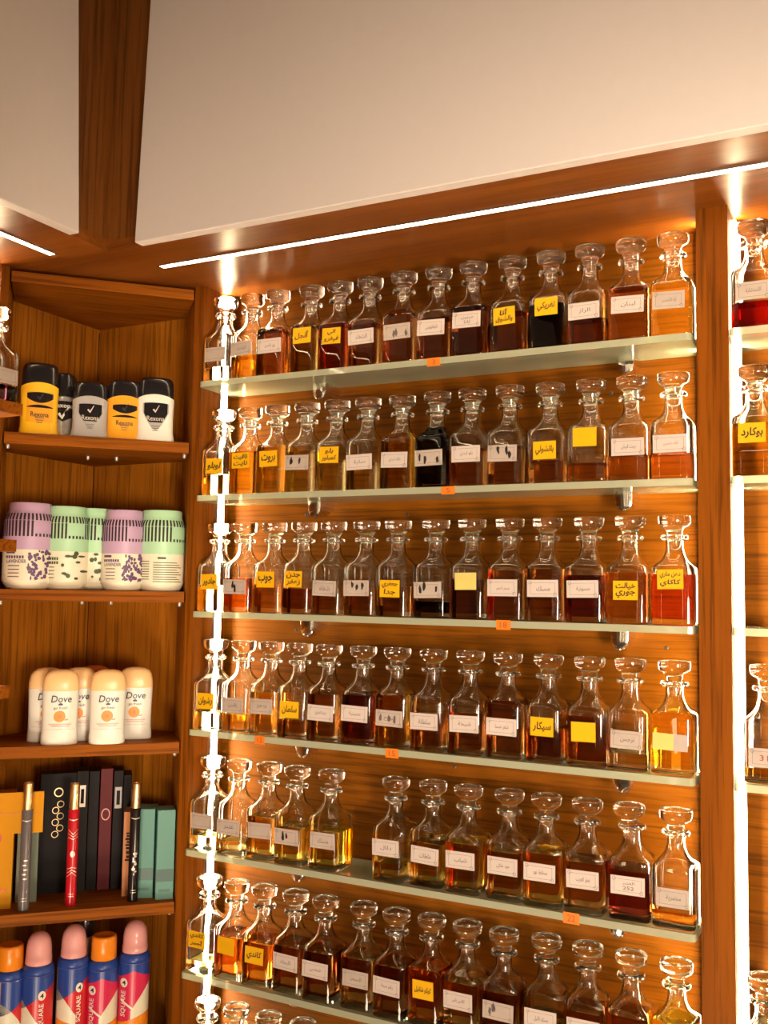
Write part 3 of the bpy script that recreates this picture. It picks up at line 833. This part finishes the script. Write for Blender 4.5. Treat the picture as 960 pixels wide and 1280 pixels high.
# ---- ribbed air fresheners
def freshener(s, n, z, col, h, rad, label, rz, flower):
    r = thing('air_freshener', label, 'air freshener', cs(s, n, z), FACE + rz, 'ribbed air fresheners')
    k = h / .145; q = rad / .041
    prof = [(.031, 0), (.0335, .0012), (.0375, .008), (.0405, .013), (.041, .016)]
    lo = MB().lathe([(a * q, b * k) for a, b in prof + [(.041, .066)]], 40).build('base_pot', 'cream_plastic', r, smooth=True, angle=40)
    up_ = MB().lathe([(a * q, b * k) for a, b in ((.0408, .066), (.041, .0665), (.041, .114), (.0402, .119), (.0365, .127), (.0345, .131), (.0340, .134), (.0340, .1435), (.0330, .145), (.0290, .145), (.0285, .1405), (0, .140))], 40)
    u = up_.build('ribbed_cover', col, r, smooth=True, angle=40)
    # dark slots between the ribs
    sl = MB()
    for i in range(40):
        a = 2 * PI * (i + .5) / 40
        aa = ((a + PI / 2 + PI) % (2 * PI)) - PI       # 0 = front
        d = .040
        z0 = .088; zt = (.0405 * q + .0006, .1185 * k)
        spans = [(z0, .1145)] if not (.38 < aa < 1.05) else [(z0, .093)]
        for zb, ze in spans:
            vs = []
            for zz in (zb * k, ze * k):
                for da in (-d, d): vs.append(((.0411 * q + .0003) * math.cos(a + da), (.0411 * q + .0003) * math.sin(a + da), zz))
            sl.add(vs, [(0, 1, 3, 2)])
        vs = []
        for rr, zz in ((.0408, .1150), (.0405, .1185), (.0370, .1265)):
            for da in (-d, d): vs.append(((rr * q + .0005) * math.cos(a + da), (rr * q + .0005) * math.sin(a + da), zz * k + .0003))
        sl.add(vs, [(0, 1, 3, 2), (2, 3, 5, 4)])
    sl.build('slots', 'slot', u)
    f = cf(.041 * q, .0005); f2 = cf(.041 * q, .0008); W_ = .041 * q
    b = MB(); disc(b, W_ * .64, .103 * k, W_ * .28, .0095 * k, f2); b.build('badge', col, u)
    pr = MB()
    if flower == 'back':
        patch(pr, lin(-W_ * .28, W_ * .06, 6), lambda x: .057 * k, lambda x: .0605 * k, f2, 1)
        for i in range(9): patch(pr, lin(-W_ * .45, W_ * (.55 + .1 * (i % 3)), 9), lambda x: (.050 - .0042 * i) * k, lambda x: (.0512 - .0042 * i) * k, f2, 1)
        for i in range(8): patch(pr, lin(-W_ * .88, -W_ * .6, 4), lambda x: (.052 - .0045 * i) * k, lambda x: (.0532 - .0045 * i) * k, f2, 1)
        pr.build('small_print', 'leaf', lo)
    else:
        x0 = -W_ * .75
        patch(pr, lin(x0, x0 + W_ * .36, 6), lambda x: .059 * k, lambda x: .063 * k, f2, 1)
        for j, (za, zb) in enumerate(((.0510, .0555), (.0440, .0485))):
            if j and flower == 'lavender': wrapped(pr, text_geo('LAVENDER', W_ * .78, .0058 * k, .012), x0 + W_ * .42, .0462 * k, f2); continue
            for i in range(7): patch(pr, lin(x0 + W_ * .105 * i, x0 + W_ * (.105 * i + .075), 3), lambda x: za * k, lambda x: zb * k, f2, 1)
        for i in range(4): patch(pr, lin(x0 + .004, x0 + W_ * .55, 6), lambda x: (.038 - .006 * i) * k, lambda x: (.0392 - .006 * i) * k, f2, 1)
        pr.build('lettering', 'leaf' if flower == 'jasmine' else 'violet', lo)
        rr = random.Random(int(s * 1000)); fl = MB(); lf = MB()
        for i in range(70 if flower == 'lavender' else 12):
            x = rr.uniform(.12, .92) * W_; zz = rr.uniform(.018, .064) * k
            if flower == 'lavender': disc(fl, x, zz, .0017 * q * rr.uniform(.7, 1.6), .0024 * k * rr.uniform(.7, 1.6), f2, 6)
            else: disc(lf, x, zz, .0036 * q * rr.uniform(.6, 1.5), .0028 * k * rr.uniform(.6, 1.6), f2, 6)
        if fl.v: fl.build('flower_print', 'violet', lo)
        if lf.v:
            lf.build('leaf_print', 'leaf', lo)
    return r


CB = CZ[1]
freshener(.262, .046, CB, 'lilac', .146, .042, 'lilac and cream air freshener behind the wooden shelf end', -.10, 'lavender')
freshener(.202, .052, CB, 'mint', .143, .039, 'mint green air freshener with leaf print, beside the lilac one', -.25, 'jasmine')
freshener(.152, .078, CB, 'mint', .143, .038, 'mint green air freshener pushed back between its neighbours', -.3, 'jasmine')
freshener(.105, .046, CB, 'lilac', .140, .038, 'lilac air freshener with dense lavender print, in the middle right', -.2, 'lavender')
freshener(.040, .046, CB, 'mint', .142, .0415, 'mint green air freshener showing its small print, at the right end', .05, 'back')


# ---- white deodorant sticks with peach domes
def dome_stick(s, n, z, label, cap, rz=0., h=.124):
    r = thing('deodorant_stick', label, 'deodorant', cs(s, n, z), FACE + rz, 'white deodorant sticks with domed caps')
    a, b, p = .0300, .0170, 2.6
    hb = .089
    bo = MB().loft([sup(a * k, p, 40, b * k2, zz) for zz, k, k2 in ((0, .95, .95), (.0015, .99, 1), (.012, .985, 1), (.022, .95, .95), (.055, .96, .96), (hb - .001, 1.0, 1.0), (hb, .99, .99))]).build('body', 'white_plastic', r, smooth=True, angle=50)
    MB().loft([sup(a * k, p, 40, b * k3, zz) for zz, k, k3 in ((hb, .99, .99), (hb + .001, 1.0, 1.0), (h * .82, .985, .98), (h * .90, .92, .90), (h * .95, .80, .76), (h * .985, .56, .52), (h * .998, .28, .25), (h, .08, .08))]).build('cap', cap, r, smooth=True)
    f = stick_front(a * .975, b * .975, p, .0010); f2 = stick_front(a * .975, b * .975, p, .0014)
    g = MB(); wrapped(g, text_geo('Dove', .0330, .0115, .008, .15), .001, .076, f2)
    patch(g, lin(-.0035, .0035, 7), lambda x: .0655, lambda x: .0695 - abs(x) * .5, f2, 1)
    g.build('lettering', 'navy', bo)
    g = MB(); wrapped(g, text_geo('go fresh', .022, .0055), 0, .0605, f2)
    g.build('small_print', 'ink_grey', bo)
    g = MB(); disc(g, -.001, .047, .0095, .0092, f); fr_ = g.build('fruit_print', 'orange', bo)
    g = MB(); disc(g, -.001, .047, .0030, .0030, f2)
    patch(g, lin(.007, .0125, 5), lambda x: .0402 + (x - .007) * .2, lambda x: .0416 + (x - .007) * .2, f2, 1); g.build('fruit_heart', 'rust_cap', fr_)
    g = MB()
    for k in range(2): patch(g, lin(-.018 + k * .004, .018 - k * .003, 9), lambda x: .0335 - k * .0032, lambda x: .0345 - k * .0032, f2, 1)
    patch(g, lin(-.024, .024, 9), lambda x: .0255, lambda x: .0259, f2, 1)
    g.build('small_print', 'pink', bo)
    return r


CC = CZ[2]
dome_stick(.2000, .0250, CC, 'white deodorant stick with orange fruit, in front at the left', 'peach', .02)
dome_stick(.2230, .0640, CC, 'white deodorant stick half hidden behind the front left stick', 'peach', .1)
dome_stick(.1700, .0640, CC, 'white deodorant stick behind, between the two front sticks', 'peach', -.04)
dome_stick(.1230, .0170, CC, 'white deodorant stick with orange fruit, foremost in the middle', 'peach', -.02)
dome_stick(.1440, .1040, CC, 'deodorant stick at the very back, only its rust-coloured dome showing', 'rust_cap', 0)
dome_stick(.0750, .0640, CC, 'white deodorant stick with orange fruit, rightmost of its shelf', 'peach', -.06)

# ---- perfume shelf
CD = CZ[3]


def carton(name, s, n, w, d, h, m, label, rz=0., cat='box', extra=None, group='cartons on the perfume shelf'):
    r = thing(name, label, cat, cs(s, n, CD), FACE + rz, group)
    o = MB().box(-w / 2, w / 2, -d / 2, d / 2, 0, h).build('carton', m, r)
    bv = o.modifiers.new('edge', 'BEVEL'); bv.width = .0008; bv.segments = 2
    if extra: extra(o, w, d, h)
    return r


def gold_lid(o, w, d, h):
    g = MB().box(-w / 2 - .002, w / 2 + .045, -d / 2 - .004, -d / 2 - .0005, h * .66, h + .004); k = g.build('flap', 'gold_card', o)
    q = MB().box(-w / 2, w / 2 + .044, -d / 2 - .0046, -d / 2 - .0041, h * .835, h * .84); q.build('fold', 'rust_cap', k)
    q = MB()
    for x, z in ((.010, .03), (.016, .031)): disc(q, w / 2 - x, z, .002, .002, lambda a, b: -d / 2 - .0006, 8)
    disc(q, w / 2 - .025, .115, .006, .010, lambda a, b: -d / 2 - .0006, 8); q.build('mark', 'red_print' if False else 'red', o)


def ornament(o, w, d, h):
    g = MB(); y = -d / 2 - .0006; n = 16
    def ring(cx, cz, R_, t_):
        vs = []; fs = []
        for i in range(n):
            a = 2 * PI * i / n
            for r_ in (R_, R_ - t_): vs.append((cx + r_ * math.cos(a), y, cz + r_ * math.sin(a)))
        for i in range(n): j = (i + 1) % n; fs.append((2 * i, 2 * j, 2 * j + 1, 2 * i + 1))
        g.add(vs, fs)
    ring(0, h * .84, .008, .0018)
    for k in range(6): ring(.004 * (-1) ** k, h * (.74 - .05 * k), .006, .0012)
    g.build('ornament', 'gold', o)


def spine_mark(m, z0=.70, z1=.88, ww=.55):
    def f(o, w, d, h):
        y = -d / 2 - .0004; g = MB()
        g.box(-w * ww / 2, w * ww / 2, y, y + .0003, h * z0, h * z1); k = g.build('spine_mark', m, o)
        q = MB(); q.box(-w * ww * .25, w * ww * .25, y - .0002, y, h * (z0 + .03), h * (z1 - .03)); q.build('mark_centre', 'black_card', k)
    return f


def seal(o, w, d, h):
    g = MB(); disc(g, 0, h * .62, w * .36, w * .5, lambda a, b: -d / 2 - .0005, 10); k = g.build('seal', 'pink', o)
    g = MB(); disc(g, 0, h * .62, w * .28, w * .40, lambda a, b: -d / 2 - .0008, 10); g.build('seal_centre', 'red_card', k)


def teal_band(o, w, d, h):
    y = -d / 2 - .0004
    MB().box(-w / 2, w / 2, y, y + .0003, h * .20, h * .335).build('band', 'teal_dark', o)
    g = MB()
    for i in range(8): g.box(-w * .34 + w * .085 * i, -w * .34 + w * (.085 * i + .06), y, y + .0003, h * .085, h * .115)
    g.build('print', 'teal_dark', o)


def spine_word(seed, m):
    """small upright print along the spine"""
    def f(o, w, d, h):
        r_ = random.Random(seed); g = MB(); y = -d / 2 - .0005; z = h * .42
        for i in range(9):
            dz = r_.uniform(.004, .008); g.box(-w * r_.uniform(.15, .3), w * r_.uniform(.1, .3), y, y + .0003, z, z + dz * .6); z += dz
        g.build('print', m, o)
    return f


carton('perfume_carton', .296, .060, .062, .050, .185, 'gold_card', 'gold perfume carton with an overhanging flap, left end of the perfume shelf', 0, extra=gold_lid)
carton('perfume_carton', .243, .082, .034, .040, .150, 'green_card', 'grey green carton behind the grey atomizer', 0)
carton('perfume_carton', .198, .118, .062, .030, .205, 'black_card', 'wide black carton with gold ornaments, behind the red atomizer', .1, extra=ornament)
carton('perfume_carton', .158, .124, .020, .050, .208, 'dark_card', 'charcoal carton with a pale spine mark, next to the black ornament carton', .05, extra=spine_mark('silver_print'))
carton('perfume_carton', .137, .130, .018, .050, .206, 'black_card', 'plain black carton between charcoal and dark red cartons', 0)
carton('perfume_carton', .116, .128, .021, .050, .210, 'red_card', 'dark red carton with a round seal on its spine', 0, extra=seal)
carton('perfume_carton', .0955, .126, .017, .050, .206, 'black_card', 'black carton with a grey spine mark, right of the dark red one', 0, extra=spine_mark('grey_plastic', .68, .86, .7))
carton('perfume_carton', .0785, .124, .014, .050, .198, 'black_card', 'slim black carton with faint lettering, behind the peach carton', -.05, extra=spine_word(4, 'grey_plastic'))
carton('perfume_carton', .0750, .075, .018, .044, .143, 'peach_card', 'peach coloured carton beside the black atomizer', -.15, extra=spine_word(8, 'black_card'))
carton('perfume_carton', .0480, .058, .0330, .044, .150, 'teal_card', 'teal carton with dark band, right behind the black atomizer', -.22, extra=teal_band)
carton('perfume_carton', .0130, .0490, .0330, .0400, .150, 'teal_card', 'teal carton with dark band, against the right side panel', -.22, extra=teal_band) if False else None


def atomizer(s, n, h, m, label, deco, lean=0.):
    r = thing('pen_atomizer', label, 'perfume', cs(s, n, CD), FACE, 'slim pen atomizers'); r.rotation_euler = (0, lean, FACE)
    R_ = .0088; hc = h * .79
    bo = MB().lathe([(R_ * .9, 0), (R_, .001), (R_, hc - .001), (R_ * .93, hc)], 24).build('tube', m, r, smooth=True, angle=40)
    c = MB().lathe([(R_ * .90, hc), (R_ * .95, hc + .0005), (R_ * .95, h - .001), (R_ * .90, h), (R_ * .72, h), (R_ * .7, h - .002), (0, h - .002)], 24).build('cap', 'gold', r, smooth=True, angle=40)
    c['label'] = 'gold metal cap'
    f = cf(R_, .0004); g = MB()
    patch(g, lin(-R_ * .8, R_ * .8, 9), lambda x: hc * .885 + abs(x) * .2, lambda x: hc * .895 + abs(x) * .2, f, 1)
    if deco == 'wings':
        for zc, sgn in ((.69, 1), (.40, -1)):
            for k in range(3): patch(g, lin(-R_ * .85, R_ * .85, 11), lambda x: hc * zc + sgn * abs(x) * (.4 + .3 * k) + .004 * k * sgn, lambda x: hc * zc + sgn * abs(x) * (.4 + .3 * k) + .004 * k * sgn + .0011, f, 1)
        disc(g, 0, hc * .54, .0040, .0050, f, 9)
    elif deco == 'script':
        for k in range(9): disc(g, .0022 * math.sin(k * 1.9), hc * (.30 + .027 * k), .0010 + .0012 * (k % 3), .0016 + .0012 * ((k + 1) % 2), f, 7)
    else:
        for k in range(5): disc(g, .001 * (-1) ** k, hc * (.50 - .045 * k), .0036, .0014, f, 7)
    patch(g, lin(-R_ * .5, R_ * .5, 5), lambda x: hc * .10, lambda x: hc * .107, f, 1); patch(g, lin(-R_ * .5, R_ * .5, 5), lambda x: hc * .125, lambda x: hc * .13, f, 1)
    g.build('print', 'silver_print', bo)
    return r


atomizer(.245, .022, .206, 'pen_grey', 'slim grey pen atomizer with gold cap, in front of the gold carton', 'rings')
atomizer(.171, .030, .200, 'pen_red', 'slim red pen atomizer with gold cap and silver wings', 'wings')
atomizer(.070, .026, .197, 'pen_black', 'slim black pen atomizer with gold cap, before the teal carton', 'script')
c2 = carton('perfume_carton', .0175, .0400, .0300, .0400, .150, 'teal_card', 'teal carton with dark band, against the right side panel', -.02, extra=teal_band)

# ---- spray cans
CE = CZ[4]


def spray(s, n, label, cap, rz, h=.222, design=0):
    r = thing('spray_can', label, 'spray can', cs(s, n, CE), FACE + rz, 'colourful body spray cans')
    R_ = .0255; hs = h - .052
    bo = MB().lathe([(R_ * .93, 0), (R_ * .99, .001), (R_ * .99, .003), (R_ * .96, .004), (R_, .006), (R_, hs - .012), (R_ * .985, hs - .007), (R_ * .93, hs - .002), (R_ * .85, hs + .001), (R_ * .80, hs + .002)], 32).build('body', 'can', r, smooth=True, angle=50)
    if cap == 'orange_cap':
        cp = [(R_ * .80, hs + .0021), (R_ * .83, hs + .003), (R_ * .80, hs + .036), (R_ * .76, hs + .039), (R_ * .68, hs + .040), (R_ * .5, hs + .0385), (0, hs + .038)]
    elif cap == 'black_plastic':
        cp = [(R_ * .78, hs + .0021), (R_ * .78, hs + .046), (R_ * .7, hs + .049), (0, hs + .05)]
    else:
        cp = [(R_ * .80, hs + .0021), (R_ * .84, hs + .003), (R_ * .83, hs + .012), (R_ * .81, hs + .0125), (R_ * .79, hs + .028), (R_ * .70, hs + .040), (R_ * .52, hs + .047), (R_ * .28, hs + .051), (0, hs + .052)]
    MB().lathe(cp, 28).build('cap', cap, r, smooth=True, angle=50)
    if cap == 'black_plastic': return r
    MB().lathe([(R_ + .0004, hs - .0125), (R_ * .985 + .0005, hs - .007), (R_ * .93 + .0005, hs - .002), (R_ * .86, hs + .0014), (R_ * .80, hs + .0019)], 32).build('shoulder', 'blue', bo, smooth=True)
    f = cf(R_, .0003); f2 = cf(R_, .0006); f3 = cf(R_, .0010); zt = hs - .013
    E_ = R_ * .985
    sgn = -1 if design else 1
    xs = lin(-E_, E_, 25)
    xs = [E_ * math.sin(PI / 2 * t_) for t_ in lin(-1, 1, 25)]
    g = MB(); patch(g, xs, lambda x: zt - .095 - .33 * (x * sgn), lambda x: zt, f, 6); g.build('red_field', 'magenta' if design else 'red', bo)
    g = MB(); patch(g, xs, lambda x: zt - (.034 - .75 * x if not design else .010 + .5 * abs(x)), lambda x: zt, f2, 4); g.build('blue_field', 'blue', bo)
    g = MB(); patch(g, xs, lambda x: zt - .125, lambda x: zt - .088 - .33 * x * sgn, f2, 4); g.build('orange_field', 'orange', bo)
    g = MB(); patch(g, [x for x in xs if x * sgn < R_ * .25] , lambda x: zt - .088 - .33 * x * sgn, lambda x: zt - .088 - .33 * x * sgn + max(.002, .018 - 1.1 * (x * sgn)) , f2, 4); g.build('cream_field', 'cream_plastic', bo)
    g = MB(); tx_ = R_ * .30 if not design else -R_ * .62
    disc(g, tx_, zt - .030, .0060, .0075, f3, 10)
    wrapped(g, text_geo('SQUARE', .042, .0085, .012), tx_, zt - .064, f3, PI / 2)
    k = g.build('lettering', 'white_plastic', bo)
    g = MB(); wrapped(g, text_geo('4', .006, .008, .01), tx_, zt - .030, cf(R_, .0014)); g.build('emblem', 'ink', k)
    g = MB(); patch(g, lin(-R_ * .8, R_ * .1, 9), lambda x: zt - .052 - .7 * x - .022, lambda x: zt - .050 - .7 * x - .020, f3, 1); g.build('white_stroke', 'white_plastic', bo)
    return r


spray(.262, .040, 'body spray can with orange cap, at the left edge of the lowest shelf', 'orange_cap', .9, .216, 0)
spray(.2175, .034, 'body spray can with pink dome cap, first pink from the left', 'pink', .0, .222, 0)
spray(.1620, .042, 'body spray can with pink dome cap, between pink and orange neighbours', 'pink', .12, .226, 0)
spray(.1130, .040, 'body spray can with orange cap and magenta field, second from the right', 'orange_cap', -.1, .218, 1)
spray(.0620, .038, 'body spray can with pink dome cap, rightmost by the wooden side', 'pink', -.1, .226, 1)
spray(.1450, .100, 'dark spray can with black cap behind the coloured cans', 'black_plastic', 0, .240, 0)
